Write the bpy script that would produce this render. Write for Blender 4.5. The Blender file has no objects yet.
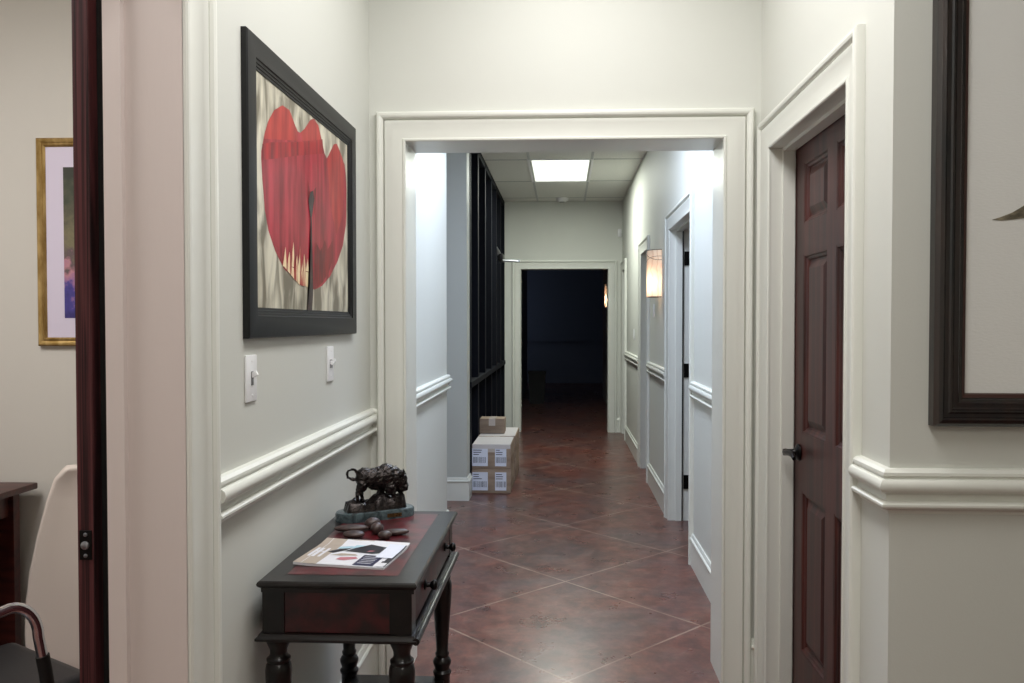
import bpy, bmesh, math, random
from mathutils import Vector, Matrix, noise
random.seed(7)
PI = math.pi
S = bpy.context.scene
C = S.collection

# ------------------------------------------------------------------ materials
def srgb(r, g, b):
    f = lambda c: (c/255/12.92) if c/255 <= .04045 else ((c/255+.055)/1.055)**2.4
    return (f(r), f(g), f(b), 1)

def mat(name, col, rough=.5, metal=0, spec=.5, col2=None, nscale=(8, 8, 8), detail=4, contrast=.5,
        bump=0, bscale=(60, 60, 60), coat=0, distort=0, rvar=0):
    m = bpy.data.materials.new(name); m.use_nodes = True
    nt = m.node_tree; n = nt.nodes; L = nt.links
    b = n['Principled BSDF']
    b.inputs['Base Color'].default_value = col
    b.inputs['Roughness'].default_value = rough
    b.inputs['Metallic'].default_value = metal
    b.inputs['Specular IOR Level'].default_value = spec
    b.inputs['Coat Weight'].default_value = coat
    b.inputs['Coat Roughness'].default_value = .15
    tc = n.new('ShaderNodeTexCoord')
    def nz(scale, det):
        mp = n.new('ShaderNodeMapping'); mp.inputs['Scale'].default_value = scale
        L.new(tc.outputs['Object'], mp.inputs['Vector'])
        t = n.new('ShaderNodeTexNoise'); t.inputs['Scale'].default_value = 1
        t.inputs['Detail'].default_value = det; t.inputs['Distortion'].default_value = distort
        L.new(mp.outputs[0], t.inputs['Vector'])
        return t
    if col2:
        t = nz(nscale, detail)
        r = n.new('ShaderNodeValToRGB')
        r.color_ramp.elements[0].position = .5-contrast*.27; r.color_ramp.elements[1].position = .5+contrast*.27
        r.color_ramp.elements[0].color = col; r.color_ramp.elements[1].color = col2
        L.new(t.outputs['Fac'], r.inputs[0]); L.new(r.outputs[0], b.inputs['Base Color'])
        if rvar:
            mr = n.new('ShaderNodeMapRange')
            mr.inputs['To Min'].default_value = rough-rvar; mr.inputs['To Max'].default_value = rough+rvar
            L.new(t.outputs['Fac'], mr.inputs['Value']); L.new(mr.outputs[0], b.inputs['Roughness'])
    if bump:
        t = nz(bscale, 3)
        bp = n.new('ShaderNodeBump'); bp.inputs['Strength'].default_value = bump; bp.inputs['Distance'].default_value = .004
        L.new(t.outputs['Fac'], bp.inputs['Height']); L.new(bp.outputs[0], b.inputs['Normal'])
    return m

def emit(name, col, strength):
    m = bpy.data.materials.new(name); m.use_nodes = True
    b = m.node_tree.nodes['Principled BSDF']
    b.inputs['Base Color'].default_value = (.8, .8, .8, 1)
    b.inputs['Emission Color'].default_value = col; b.inputs['Emission Strength'].default_value = strength
    return m

M = {}
M['wall'] = mat('wall_paint', srgb(207, 208, 201), .6, spec=.3, bump=.06, bscale=(220, 220, 220))
M['jamb'] = mat('taupe_jamb_paint', srgb(218, 206, 201), .45, spec=.4, bump=.05, bscale=(120, 120, 20))  # pinkish light falling on the left jamb is mixed into this colour
M['trim'] = mat('trim_paint', srgb(222, 223, 215), .32, spec=.45, bump=.02, bscale=(90, 90, 20))
M['pier'] = mat('grey_blue_wall', srgb(190, 192, 186), .55, spec=.3, bump=.05, bscale=(200, 200, 200))
M['office_wall'] = mat('office_paint', srgb(206, 202, 194), .65, spec=.25, bump=.05, bscale=(220, 220, 220))
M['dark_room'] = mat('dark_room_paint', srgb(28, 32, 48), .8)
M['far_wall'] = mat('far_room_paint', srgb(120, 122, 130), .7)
M['black_metal'] = mat('storefront_metal', srgb(15, 17, 24), .7, spec=.12, bump=.02)
M['white_plastic'] = mat('white_plastic', srgb(235, 235, 236), .3)
M['grey_plastic'] = mat('grey_plastic', srgb(120, 120, 120), .4)
M['black_iron'] = mat('oil_rubbed_bronze', srgb(22, 20, 20), .32, metal=.7)
M['steel'] = mat('steel', srgb(150, 152, 158), .3, metal=.9)
M['chrome'] = mat('chrome', srgb(225, 225, 232), .1, metal=1)
M['black_frame'] = mat('black_lacquer_frame', srgb(18, 18, 19), .45, spec=.35, bump=.05, bscale=(30, 200, 200))
M['fluted_frame'] = mat('dark_fluted_frame', srgb(20, 20, 22), .24, spec=.7, col2=srgb(40, 28, 24), nscale=(40, 40, 4), bump=.08, bscale=(150, 150, 30))
M['frame_lip'] = mat('red_brown_lip', srgb(60, 34, 28), .4)
M['gold'] = mat('gold_leaf', srgb(150, 120, 66), .32, metal=.75, col2=srgb(190, 160, 105), nscale=(30, 30, 12), bump=.04)
M['mat_board'] = mat('lilac_mat_board', srgb(214, 205, 222), .7)
M['mat_white'] = mat('white_mat_board', srgb(226, 226, 222), .75, bump=.12, bscale=(90, 90, 240))
M['door_wood'] = mat('mahogany_door', srgb(48, 27, 25), .42, spec=.35, col2=srgb(80, 40, 35), nscale=(9, 26, 1.6), detail=6, contrast=.5, bump=.04, bscale=(60, 200, 8), distort=.6)
M['door_edge'] = mat('mahogany_edge', srgb(32, 14, 16), .45, spec=.3, col2=srgb(88, 46, 48), nscale=(170, 30, 1.6), detail=7, contrast=.4, distort=.5)
M['desk_wood'] = mat('desk_mahogany', srgb(58, 26, 24), .38, col2=srgb(84, 38, 32), nscale=(4, 30, 30), contrast=.5)
M['table_black'] = mat('worn_black_paint', srgb(11, 9, 9), .32, spec=.36, col2=srgb(26, 20, 19), nscale=(14, 14, 14), contrast=.5, bump=.05, bscale=(80, 80, 80), coat=.2)
M['table_red'] = mat('distressed_red', srgb(98, 28, 34), .3, spec=.5, col2=srgb(56, 19, 23), nscale=(18, 18, 18), detail=7, contrast=.55, bump=.05, bscale=(80, 80, 80), coat=.2)
M['table_dark_red'] = mat('distressed_dark_red', srgb(66, 18, 20), .36, col2=srgb(28, 12, 12), nscale=(22, 22, 22), detail=7, contrast=.5, bump=.05, bscale=(80, 80, 80), coat=.1)
M['bronze'] = mat('dark_bronze', srgb(34, 30, 30), .26, metal=.75, col2=srgb(62, 56, 54), nscale=(60, 60, 60), bump=.6, bscale=(170, 170, 170))
M['marble'] = mat('green_marble', srgb(40, 52, 56), .18, col2=srgb(80, 94, 98), nscale=(28, 28, 28), detail=8, contrast=.5, distort=2)
M['brass'] = mat('old_brass', srgb(120, 96, 60), .35, metal=.85, col2=srgb(70, 56, 40), nscale=(200, 200, 200))
M['pebble'] = mat('brown_carved_stone', srgb(48, 36, 34), .45, col2=srgb(74, 56, 52), nscale=(60, 60, 60), bump=.15, bscale=(150, 150, 150))
M['carton'] = mat('brown_cardboard', srgb(138, 118, 100), .75, col2=srgb(158, 138, 120), nscale=(5, 5, 20), bump=.06, bscale=(8, 8, 120))
M['tape'] = mat('pale_packing_tape', srgb(196, 184, 176), .25)
M['label_paper'] = mat('label_paper', srgb(222, 226, 240), .5)
M['ink'] = mat('dark_ink', srgb(40, 46, 66), .6)
M['tile'] = None
M['panel'] = emit('light_diffuser', (.93, 1, .99, 1), 1)
M['black_leather'] = mat('black_leather', srgb(22, 22, 26), .42, bump=.08, bscale=(120, 120, 120))
M['cream_shell'] = mat('cream_shell', srgb(220, 208, 198), .5)
M['black_rubber'] = mat('black_plastic', srgb(20, 20, 20), .6)
M['paper'] = mat('magazine_paper', srgb(226, 226, 232), .35)
M['navy'] = mat('navy_print', srgb(30, 32, 70), .3)
M['tan_print'] = mat('tan_print', srgb(178, 164, 150), .35)
M['blue_print'] = mat('pale_blue_print', srgb(176, 208, 222), .35)
M['dark_print'] = mat('charcoal_print', srgb(36, 34, 42), .35)
M['rose_print'] = mat('rose_print', srgb(190, 120, 130), .35)

# hall floor: acid stained concrete with scored diamonds
def floor_mat():
    m = bpy.data.materials.new('stained_concrete'); m.use_nodes = True
    nt = m.node_tree; n = nt.nodes; L = nt.links; b = n['Principled BSDF']
    tc = n.new('ShaderNodeTexCoord')
    def nz(sc, det, dist=0, rough=.55):
        t = n.new('ShaderNodeTexNoise'); t.inputs['Scale'].default_value = sc; t.inputs['Detail'].default_value = det
        t.inputs['Distortion'].default_value = dist; t.inputs['Roughness'].default_value = rough
        L.new(tc.outputs['Object'], t.inputs['Vector']); return t
    def ramp(src, els):
        r = n.new('ShaderNodeValToRGB')
        while len(r.color_ramp.elements) < len(els): r.color_ramp.elements.new(.5)
        for e, (p, c) in zip(r.color_ramp.elements, els): e.position = p; e.color = c
        L.new(src, r.inputs[0]); return r
    def mix(f, a, bb, mode='MIX'):
        x = n.new('ShaderNodeMix'); x.data_type = 'RGBA'; x.blend_type = mode
        if isinstance(f, float): x.inputs[0].default_value = f
        else: L.new(f, x.inputs[0])
        for s, k in ((a, 6), (bb, 7)):
            if isinstance(s, tuple): x.inputs[k].default_value = s
            else: L.new(s, x.inputs[k])
        return x.outputs[2]
    big = ramp(nz(1.1, 3, .2).outputs['Fac'], [(.36, srgb(72, 48, 46)), (.5, srgb(112, 62, 53)), (.64, srgb(97, 71, 63))])
    mid = ramp(nz(7, 7, .4, .72).outputs['Fac'], [(.36, srgb(64, 46, 44)), (.5, srgb(108, 65, 55)), (.64, srgb(120, 90, 78))])
    base = mix(.55, big.outputs[0], mid.outputs[0])
    slate = ramp(nz(2.1, 6, .3, .62).outputs['Fac'], [(.44, (0, 0, 0, 1)), (.68, (.65, .65, .65, 1))])
    base = mix(slate.outputs[0], base, srgb(84, 75, 76))
    fine = ramp(nz(13, 8, .2, .75).outputs['Fac'], [(.38, (.6, .6, .6, 1)), (.62, (1.3, 1.3, 1.3, 1))])
    base = mix(.8, base, fine.outputs[0], 'MULTIPLY')
    sp = n.new('ShaderNodeSeparateXYZ'); L.new(tc.outputs['Object'], sp.inputs[0])
    def mth(op, a, bb=None):
        x = n.new('ShaderNodeMath'); x.operation = op
        for i, s in enumerate((a, bb)):
            if s is None: continue
            if isinstance(s, (int, float)): x.inputs[i].default_value = s
            else: L.new(s, x.inputs[i])
        return x.outputs[0]
    def line(u, off, sp_):
        v = mth('PINGPONG', mth('SUBTRACT', u, off), sp_/2)   # distance to the nearest score
        return mth('LESS_THAN', v, .007)
    a = line(mth('ADD', sp.outputs[0], sp.outputs[1]), 3.27, 1.258)
    c = line(mth('SUBTRACT', sp.outputs[1], sp.outputs[0]), 3.23, 1.27)
    ln = mth('MAXIMUM', a, c)
    fade = ramp(nz(3.5, 3).outputs['Fac'], [(.35, (.3, .3, .3, 1)), (.65, (.95, .95, .95, 1))])
    lf = mth('MULTIPLY', ln, fade.outputs[0])
    base = mix(lf, base, srgb(158, 134, 118))
    L.new(base, b.inputs['Base Color'])
    rr = n.new('ShaderNodeMapRange'); rr.inputs['To Min'].default_value = .2; rr.inputs['To Max'].default_value = .4
    L.new(nz(5, 4, 0).outputs['Fac'], rr.inputs['Value']); L.new(rr.outputs[0], b.inputs['Roughness'])
    b.inputs['Specular IOR Level'].default_value = .5
    bp = n.new('ShaderNodeBump'); bp.inputs['Strength'].default_value = .1; bp.inputs['Distance'].default_value = .002
    h = mth('SUBTRACT', nz(7, 2).outputs['Fac'], mth('MULTIPLY', ln, .6))
    L.new(h, bp.inputs['Height']); L.new(bp.outputs[0], b.inputs['Normal'])
    return m
M['floor'] = floor_mat()
M['tile'] = mat('ceiling_tile', srgb(236, 236, 230), .85, col2=srgb(224, 224, 218), nscale=(90, 90, 90), bump=.2, bscale=(160, 160, 160))

# mahogany veined shade fabric of the sconces
def shade_mat():
    m = bpy.data.materials.new('sconce_fabric'); m.use_nodes = True
    nt = m.node_tree; n = nt.nodes; L = nt.links
    n.remove(n['Principled BSDF'])
    d = n.new('ShaderNodeBsdfDiffuse'); t = n.new('ShaderNodeBsdfTranslucent'); x = n.new('ShaderNodeMixShader')
    w = n.new('ShaderNodeTexWave'); w.inputs['Scale'].default_value = 9; w.inputs['Distortion'].default_value = 6
    r = n.new('ShaderNodeValToRGB'); r.color_ramp.elements[0].color = srgb(226, 204, 188); r.color_ramp.elements[1].color = srgb(240, 226, 214)
    r.color_ramp.elements[1].position = .3
    tc = n.new('ShaderNodeTexCoord'); L.new(tc.outputs['Object'], w.inputs['Vector'])
    L.new(w.outputs['Fac'], r.inputs[0]); L.new(r.outputs[0], d.inputs[0]); L.new(r.outputs[0], t.inputs[0])
    x.inputs[0].default_value = .62
    L.new(d.outputs[0], x.inputs[1]); L.new(t.outputs[0], x.inputs[2])
    L.new(x.outputs[0], n['Material Output'].inputs[0])
    return m
M['shade'] = shade_mat()
M['bulb'] = emit('warm_bulb', (1, .72, .48, 1), 30)

# ------------------------------------------------------------------ mesh helpers
class MB:
    def __init__(s): s.bm = bmesh.new(); s.mi = 0
    def _tag(s, fs):
        for f in fs: f.material_index = s.mi
    def box(s, x0, x1, y0, y1, z0, z1, bevel=0, seg=2):
        bm = s.bm
        vs = [bm.verts.new((x, y, z)) for x in (x0, x1) for y in (y0, y1) for z in (z0, z1)]
        q = ((0, 1, 3, 2), (4, 6, 7, 5), (0, 4, 5, 1), (2, 3, 7, 6), (0, 2, 6, 4), (1, 5, 7, 3))
        fs = [bm.faces.new([vs[i] for i in k]) for k in q]
        s._tag(fs)
        if bevel:
            es = list({e for f in fs for e in f.edges})
            r = bmesh.ops.bevel(bm, geom=es, offset=bevel, segments=seg, affect='EDGES', profile=.6)
            s._tag(r['faces'])
        return s
    def poly(s, pts):
        f = s.bm.faces.new([s.bm.verts.new(p) for p in pts]); s._tag([f]); return f
    def prism(s, pts, vec):
        vec = Vector(vec); a = [s.bm.verts.new(p) for p in pts]; b = [s.bm.verts.new(Vector(p)+vec) for p in pts]
        fs = [s.bm.faces.new(a), s.bm.faces.new(b[::-1])]
        k = len(pts)
        for i in range(k): fs.append(s.bm.faces.new((a[i], b[i], b[(i+1) % k], a[(i+1) % k])))
        s._tag(fs); return s
    def lathe(s, prof, c=(0, 0, 0), n=24, M4=None, a0=0, a1=2*PI):
        full = abs(a1-a0-2*PI) < 1e-6
        rings = []
        k = n if full else n+1
        for r, z in prof:
            ring = []
            for i in range(k):
                a = a0+(a1-a0)*i/n
                p = Vector((r*math.cos(a), r*math.sin(a), z))
                if M4: p = M4 @ p
                ring.append(s.bm.verts.new(p+Vector(c)))
            rings.append(ring)
        fs = []
        for A, B in zip(rings, rings[1:]):
            for i in range(k if full else k-1):
                j = (i+1) % k
                fs.append(s.bm.faces.new((A[i], A[j], B[j], B[i])))
        if full:
            if prof[0][0] > 1e-5: fs.append(s.bm.faces.new(rings[0][::-1]))
            if prof[-1][0] > 1e-5: fs.append(s.bm.faces.new(rings[-1]))
        s._tag(fs); return s
    def cyl(s, p, q, r, n=16, r2=None):
        p = Vector(p); q = Vector(q); d = q-p
        R = d.to_track_quat('Z', 'Y').to_matrix().to_4x4()
        return s.lathe([(r, 0), (r if r2 is None else r2, d.length)], p, n, R)
    def ball(s, c, rx, ry, rz, u=16, v=10):
        prof = [(max(1e-6, math.sin(PI*i/v)), -math.cos(PI*i/v)) for i in range(v+1)]
        return s.lathe(prof, c, u, Matrix.Diagonal((rx, ry, rz, 1)))
    def tube(s, pts, r, n=10):
        pts = [Vector(p) for p in pts]; rs = r if isinstance(r, (list, tuple)) else [r]*len(pts)
        rings = []; up = None
        for i, p in enumerate(pts):
            t = (pts[min(i+1, len(pts)-1)]-pts[max(i-1, 0)]).normalized()
            if up is None: up = t.orthogonal().normalized()
            up = (up-t*up.dot(t)).normalized(); sd = t.cross(up)
            rings.append([s.bm.verts.new(p+rs[i]*(math.cos(a)*up+math.sin(a)*sd)) for a in [2*PI*k/n for k in range(n)]])
        fs = []
        for A, B in zip(rings, rings[1:]):
            for i in range(n): fs.append(s.bm.faces.new((A[i], A[(i+1) % n], B[(i+1) % n], B[i])))
        fs += [s.bm.faces.new(rings[0][::-1]), s.bm.faces.new(rings[-1])]
        s._tag(fs); return s
    def sweep(s, path, nrm, prof, closed=False):
        """profile (a, b): a along t x nrm, b along nrm; mitred corners"""
        P = [Vector(p) for p in path]; nrm = Vector(nrm); k = len(P); rings = []
        for i in range(k):
            t1 = (P[i]-P[i-1]).normalized() if (i > 0 or closed) else None
            t2 = (P[(i+1) % k]-P[i]).normalized() if (i < k-1 or closed) else None
            t1 = t1 or t2; t2 = t2 or t1
            s1 = t1.cross(nrm); s2 = t2.cross(nrm)
            m = (s1+s2); m = m/(1+s1.dot(s2))
            rings.append([s.bm.verts.new(P[i]+a*m+b*nrm) for a, b in prof])
        fs = []; q = len(prof)
        for i in range(k if closed else k-1):
            A, B = rings[i], rings[(i+1) % k]
            for j in range(q): fs.append(s.bm.faces.new((A[j], A[(j+1) % q], B[(j+1) % q], B[j])))
        if not closed: fs += [s.bm.faces.new(rings[0]), s.bm.faces.new(rings[-1][::-1])]
        s._tag(fs); return s
    def build(s, name, mats, parent=None, smooth=None, at=None, recalc=True):
        if recalc: bmesh.ops.recalc_face_normals(s.bm, faces=s.bm.faces[:])
        me = bpy.data.meshes.new(name); s.bm.to_mesh(me); s.bm.free()
        for m in (mats if isinstance(mats, (list, tuple)) else [mats]): me.materials.append(m)
        o = bpy.data.objects.new(name, me); C.objects.link(o)
        if smooth is not None:
            me.shade_smooth()
            try: me.set_sharp_from_angle(angle=math.radians(smooth))
            except Exception: pass
        if parent: o.parent = parent
        if at: o.location = at
        return o

def tag(o, label, cat=None, group=None, kind=None):
    o['label'] = label
    if cat: o['category'] = cat
    if group: o['group'] = group
    if kind: o['kind'] = kind
    return o
def empty(name, loc, rz=0):
    o = bpy.data.objects.new(name, None); C.objects.link(o); o.location = loc; o.rotation_euler = (0, 0, rz)
    o.empty_display_size = .05
    return o
def struct(mb, name, m, label, cat, smooth=None):
    return tag(mb.build(name, m, smooth=smooth), label, cat, kind='structure')
def copy_tree(o, parent=None):
    c = o.copy(); C.objects.link(c)
    if parent: c.parent = parent
    for ch in list(o.children): copy_tree(ch, c)
    return c

# ------------------------------------------------------------------ room shell (metres; y runs away from the camera)
XL, XR, TH = -.765, .765, .15
HC = 3.0
YH0, YH1 = 3.25, 3.47            # cased opening wall
OX, OZ = .62, 2.134
YF = 10.75                       # end wall of the hall
DH = 2.085                       # door head
struct(MB().box(-3.3, 3.2, -2.6, 19.8, -.1, 0), 'floor', M['floor'], 'reddish brown stained concrete floor with scored diamond lines', 'floor')
cb = MB().box(-3.3, 3.2, -2.6, 19.8, HC, HC+.1)
cb.mi = 1
for x in (-.33, .275): cb.box(x-.012, x+.012, YH1, YF, HC-.004, HC)
for y in (4.38, 5.59, 6.8, 8.02, 9.24, 10.46): cb.box(XL, XR, y-.011, y+.011, HC-.0035, HC)
struct(cb, 'ceiling', [M['tile'], mat('ceiling_grid_metal', srgb(178, 180, 178), .3, spec=.6)], 'white acoustic tile ceiling with narrow metal grid', 'ceiling')

w = MB().box(XL-TH, XL, -2.6, 1.04, 0, HC).box(XL-TH, XL, 1.04, 1.66, 2.24, HC).box(XL-TH, XL, 1.66, 5.41, 0, HC)
w.box(-2.2, XL-TH, 5.26, 5.41, 0, HC)
struct(w, 'wall_left', M['wall'], 'off white left wall along the corridor', 'wall')
w = MB().box(XL, -OX-.02, YH0, YH1, 0, HC).box(OX+.02, XR, YH0, YH1, 0, HC).box(-OX-.02, OX+.02, YH0, YH1, OZ+.02, HC)
struct(w, 'wall_middle', M['wall'], 'off white cross wall with the wide cased opening', 'wall')
def openings(mb, x0, x1, y0, y1, ops):
    y = y0
    for a, b, h in ops:
        mb.box(x0, x1, y, a, 0, HC); mb.box(x0, x1, a, b, h, HC); y = b
    mb.box(x0, x1, y, y1, 0, HC); return mb
D1 = (4.975, 5.955); D2 = (7.455, 8.1); D3 = (10.1, 10.63); DN = (2.262, 3.095); DHN = 2.063
YW = 1.965
g = .02
ops = [(a-g, b+g, h_+g) for a, b, h_ in (DN+(DHN,), D1+(DH,), D2+(DH,), D3+(DH,))]
w = openings(MB(), XR, XR+TH, YW, 16, ops)
struct(w, 'wall_right', M['wall'], 'off white right wall with doorways along the hall', 'wall')
struct(MB().box(XR+TH, 3.2, YW, 2.075, 0, HC), 'wall_front', M['wall'], 'off white wall facing us at right under the large framed picture', 'wall')
w = MB().box(XL-.4, -.567, YF, YF+.2, 0, HC).box(.602, XR, YF, YF+.2, 0, HC).box(-.567, .602, YF, YF+.2, 2.14, HC)
struct(w, 'wall_far', M['wall'], 'off white end wall of the hall with a dark doorway', 'wall')
struct(MB().box(-2.2, XL, 6.55, 6.75, 0, HC), 'wall_pier', M['pier'], 'grey blue wall end standing before the dark storefront', 'wall')
# rooms that only show as dark or dim
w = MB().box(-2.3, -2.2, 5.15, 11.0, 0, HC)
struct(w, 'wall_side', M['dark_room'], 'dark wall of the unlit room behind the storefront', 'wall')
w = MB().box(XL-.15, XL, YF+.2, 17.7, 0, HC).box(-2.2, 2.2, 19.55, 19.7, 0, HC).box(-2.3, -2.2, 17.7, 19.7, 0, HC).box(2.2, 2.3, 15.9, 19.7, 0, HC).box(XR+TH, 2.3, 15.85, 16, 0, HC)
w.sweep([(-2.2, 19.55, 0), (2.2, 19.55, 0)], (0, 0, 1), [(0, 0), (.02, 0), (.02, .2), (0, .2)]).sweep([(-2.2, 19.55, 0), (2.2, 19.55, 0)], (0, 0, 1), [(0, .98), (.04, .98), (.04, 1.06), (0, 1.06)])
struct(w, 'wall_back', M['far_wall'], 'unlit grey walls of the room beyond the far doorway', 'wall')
w = MB().box(2.5, 2.6, 2.075, 15.85, 0, HC).box(XR+TH, 2.5, 3.6, 3.7, 0, HC).box(XR+TH, 2.5, 6.4, 6.5, 0, HC).box(XR+TH, 2.5, 9.2, 9.3, 0, HC)
struct(w, 'wall_inner', M['office_wall'], 'plain walls of the side rooms behind the right doorways', 'wall')
w = MB().box(-3.3, XL-TH, 3.42, 3.5, 0, HC).box(-3.3, -3.2, -1.1, 3.42, 0, HC).box(-3.3, XL-TH, -1.1, -1, 0, HC)
struct(w, 'wall_office', M['office_wall'], 'light grey back wall of the office at left', 'wall')
w = MB().box(XL-TH, 3.2, -2.6, -2.5, 0, HC).box(3.1, 3.2, -2.5, YW, 0, HC)
struct(w, 'wall_rear', M['wall'], 'off white wall of the lobby nearest the viewer', 'wall')

# ---------------- mouldings
CAS = [(0, 0), (0, .007), (.003, .011), (.009, .012), (.013, .008), (.018, .007), (.045, .009), (.066, .014), (.076, .019),
       (.080, .0195), (.081, .007), (.085, .007), (.087, .019), (.093, .025), (.1, .027), (.108, .026), (.113, .022), (.115, .016), (.115, 0)]
RAIL = [(0, .974), (.004, .974), (.006, .982), (.012, .986), (.022, .989), (.026, .994), (.026, .999), (.021, 1.003), (.012, 1.005), (.010, 1.012), (.012, 1.02), (.018, 1.026),
        (.028, 1.029), (.033, 1.036), (.034, 1.044), (.031, 1.052), (.026, 1.057), (.019, 1.0585), (.019, 1.064), (.023, 1.066), (.022, 1.073), (.014, 1.08), (0, 1.081)]
BASE = [(0, 0), (.016, 0), (.016, .148), (.021, .151), (.0225, .157), (.019, .163), (.013, .166), (.012, .176), (.007, .185), (0, .185)]
UP = (0, 0, 1)
trim_n = [0]
def casing(nrm, plane, a0, a1, head, label, left_leg=0, reverse=False):
    """casing round an opening a0..a1 in a wall whose outward normal is nrm ('x','-x','-y') at coordinate plane"""
    trim_n[0] += 1
    if nrm == '-y': pts = [(a1, plane, 0), (a1, plane, head), (a0, plane, head), (a0, plane, 0)]; v = (0, -1, 0)
    if nrm == '-x': pts = [(plane, a0, 0), (plane, a0, head), (plane, a1, head), (plane, a1, 0)]; v = (-1, 0, 0)
    if nrm == 'x': pts = [(plane, a1, 0), (plane, a1, head), (plane, a0, head), (plane, a0, 0)]; v = (1, 0, 0)
    return struct(MB().sweep(pts, v, CAS), 'trim_%d' % trim_n[0], M['trim'], label, 'door casing', smooth=20)
def trim(mb, label, cat, m='trim'):
    trim_n[0] += 1
    return struct(mb, 'trim_%d' % trim_n[0], M[m], label, cat, smooth=30)

casing('-y', YH0, -OX, OX, OZ, 'moulded off white casing round the wide cased opening')
casing('-x', XR, DN[0], DN[1], DHN, 'moulded casing round the panelled red brown door')
casing('-x', XR, D1[0], D1[1], DH, 'casing round the hall doorway with black hinges')
casing('-x', XR, D2[0], D2[1], DH, 'casing round the second hall doorway, just past the lit sconce')
casing('-x', XR, D3[0], D3[1], DH, 'casing round the last hall doorway by the end wall')
casing('x', XL, 1.06, 1.64, 2.22, 'casing round the left doorway into the office')
casing('-y', YF, -.547, .582, 2.12, 'casing round the dark doorway at the far end of the hall')

def jamb(mb, x0, x1, a0, a1, head, sx0, sx1, t=.02, st=.012):
    """lining of an opening running along y, with a stop between sx0 and sx1"""
    mb.box(x0, x1, a0-t, a0, 0, head+t).box(x0, x1, a1, a1+t, 0, head+t).box(x0, x1, a0, a1, head, head+t)
    if sx1 > sx0: mb.box(sx0, sx1, a0, a0+st, 0, head).box(sx0, sx1, a1-st, a1, 0, head).box(sx0, sx1, a0+st, a1-st, head-st, head)
    return mb
trim(jamb(MB(), XR-.001, XR+TH, DN[0], DN[1], DHN, XR+.042, XR+.085), 'jamb lining and stop of the panelled red brown door', 'door jamb')
d1j = trim(jamb(MB(), XR-.001, XR+TH, D1[0], D1[1], DH, XR+.042, XR+.085), 'jamb lining of the hall doorway with black hinges', 'door jamb')
trim(jamb(MB(), XR-.001, XR+TH, D2[0], D2[1], DH, XR+.042, XR+.085), 'jamb lining of the second hall doorway', 'door jamb')
trim(jamb(MB(), XR-.001, XR+TH, D3[0], D3[1], DH, XR+.042, XR+.085), 'jamb lining of the last hall doorway', 'door jamb')
trim(jamb(MB(), XL-.157, XL+.001, 1.06, 1.64, 2.22, XL-.157, XL-.120, st=.014), 'jamb lining and stop of the left doorway beside the dark wood door', 'door jamb', 'jamb')
mb = MB().box(-OX-.02, -OX, YH0-.001, YH1, 0, OZ+.02).box(OX, OX+.02, YH0-.001, YH1, 0, OZ+.02).box(-OX, OX, YH0-.001, YH1, OZ, OZ+.02)
trim(mb, 'smooth lining of the wide cased opening', 'door jamb')
mb = MB().box(-.567, -.547, YF-.001, YF+.2, 0, 2.14).box(.582, .602, YF-.001, YF+.2, 0, 2.14).box(-.547, .582, YF-.001, YF+.2, 2.12, 2.14)
trim(mb, 'lining of the dark far doorway', 'door jamb')

c = .115
# chair rails (t x up gives the room side)
trim(MB().sweep([(XL, 1.64+c, 0), (XL, YH0, 0), (-OX-c, YH0, 0)], UP, RAIL), 'chair rail on the left wall above the console table', 'chair rail')
trim(MB().sweep([(3.1, YW, 0), (XR, YW, 0), (XR, DN[0]-c, 0)][::-1], UP, RAIL), 'chair rail wrapping the corner under the large framed picture', 'chair rail')
trim(MB().sweep([(XL, YH1, 0), (XL, 5.41, 0), (XL-.5, 5.41, 0)], UP, RAIL), 'chair rail on the left hall wall beyond the opening', 'chair rail')
trim(MB().sweep([(XR, D1[0]-c, 0), (XR, YH1, 0)], UP, RAIL), 'chair rail on the right hall wall before the hinged doorway', 'chair rail')
trim(MB().sweep([(XR, D2[0]-c, 0), (XR, D1[1]+c, 0)], UP, RAIL), 'chair rail on the right hall wall below the lit sconce', 'chair rail')
trim(MB().sweep([(XR, D3[0]-c, 0), (XR, D2[1]+c, 0)], UP, RAIL), 'chair rail on the right hall wall farthest along', 'chair rail')
# baseboards
def base(name, paths, label):
    mb = MB()
    for p in paths: mb.sweep(p, UP, BASE)
    return struct(mb, name, M['trim'], label, 'baseboard', smooth=30)
base('baseboard_left', [[(XL, 1.64+c, 0), (XL, YH0, 0), (-OX-c, YH0, 0)], [(XL, YH1, 0), (XL, 5.41, 0), (-2.2, 5.41, 0)]], 'tall off white baseboard on the left wall behind the console table')
mb = MB().sweep([(XL, 6.75, 0), (XL, 6.55, 0), (-2.2, 6.55, 0)], UP, [(-a, b) for a, b in BASE])
struct(mb, 'baseboard_pier', M['trim'], 'baseboard wrapping the grey blue wall end beside the cartons', 'baseboard', smooth=30)
base('baseboard_right', [[(OX+c, YH0, 0), (XR, YH0, 0), (XR, DN[1]+c, 0)],
     [(XR, DN[0]-c, 0), (XR, YW, 0), (3.1, YW, 0)],
     [(XR, D1[0]-c, 0), (XR, YH1, 0)], [(XR, D2[0]-c, 0), (XR, D1[1]+c, 0)], [(XR, D3[0]-c, 0), (XR, D2[1]+c, 0)]], 'tall off white baseboard along the right wall and hall')
base('baseboard_far', [[(.582+c, YF, 0), (XR, YF, 0)][::1]], 'short baseboard right of the far doorway')

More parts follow.
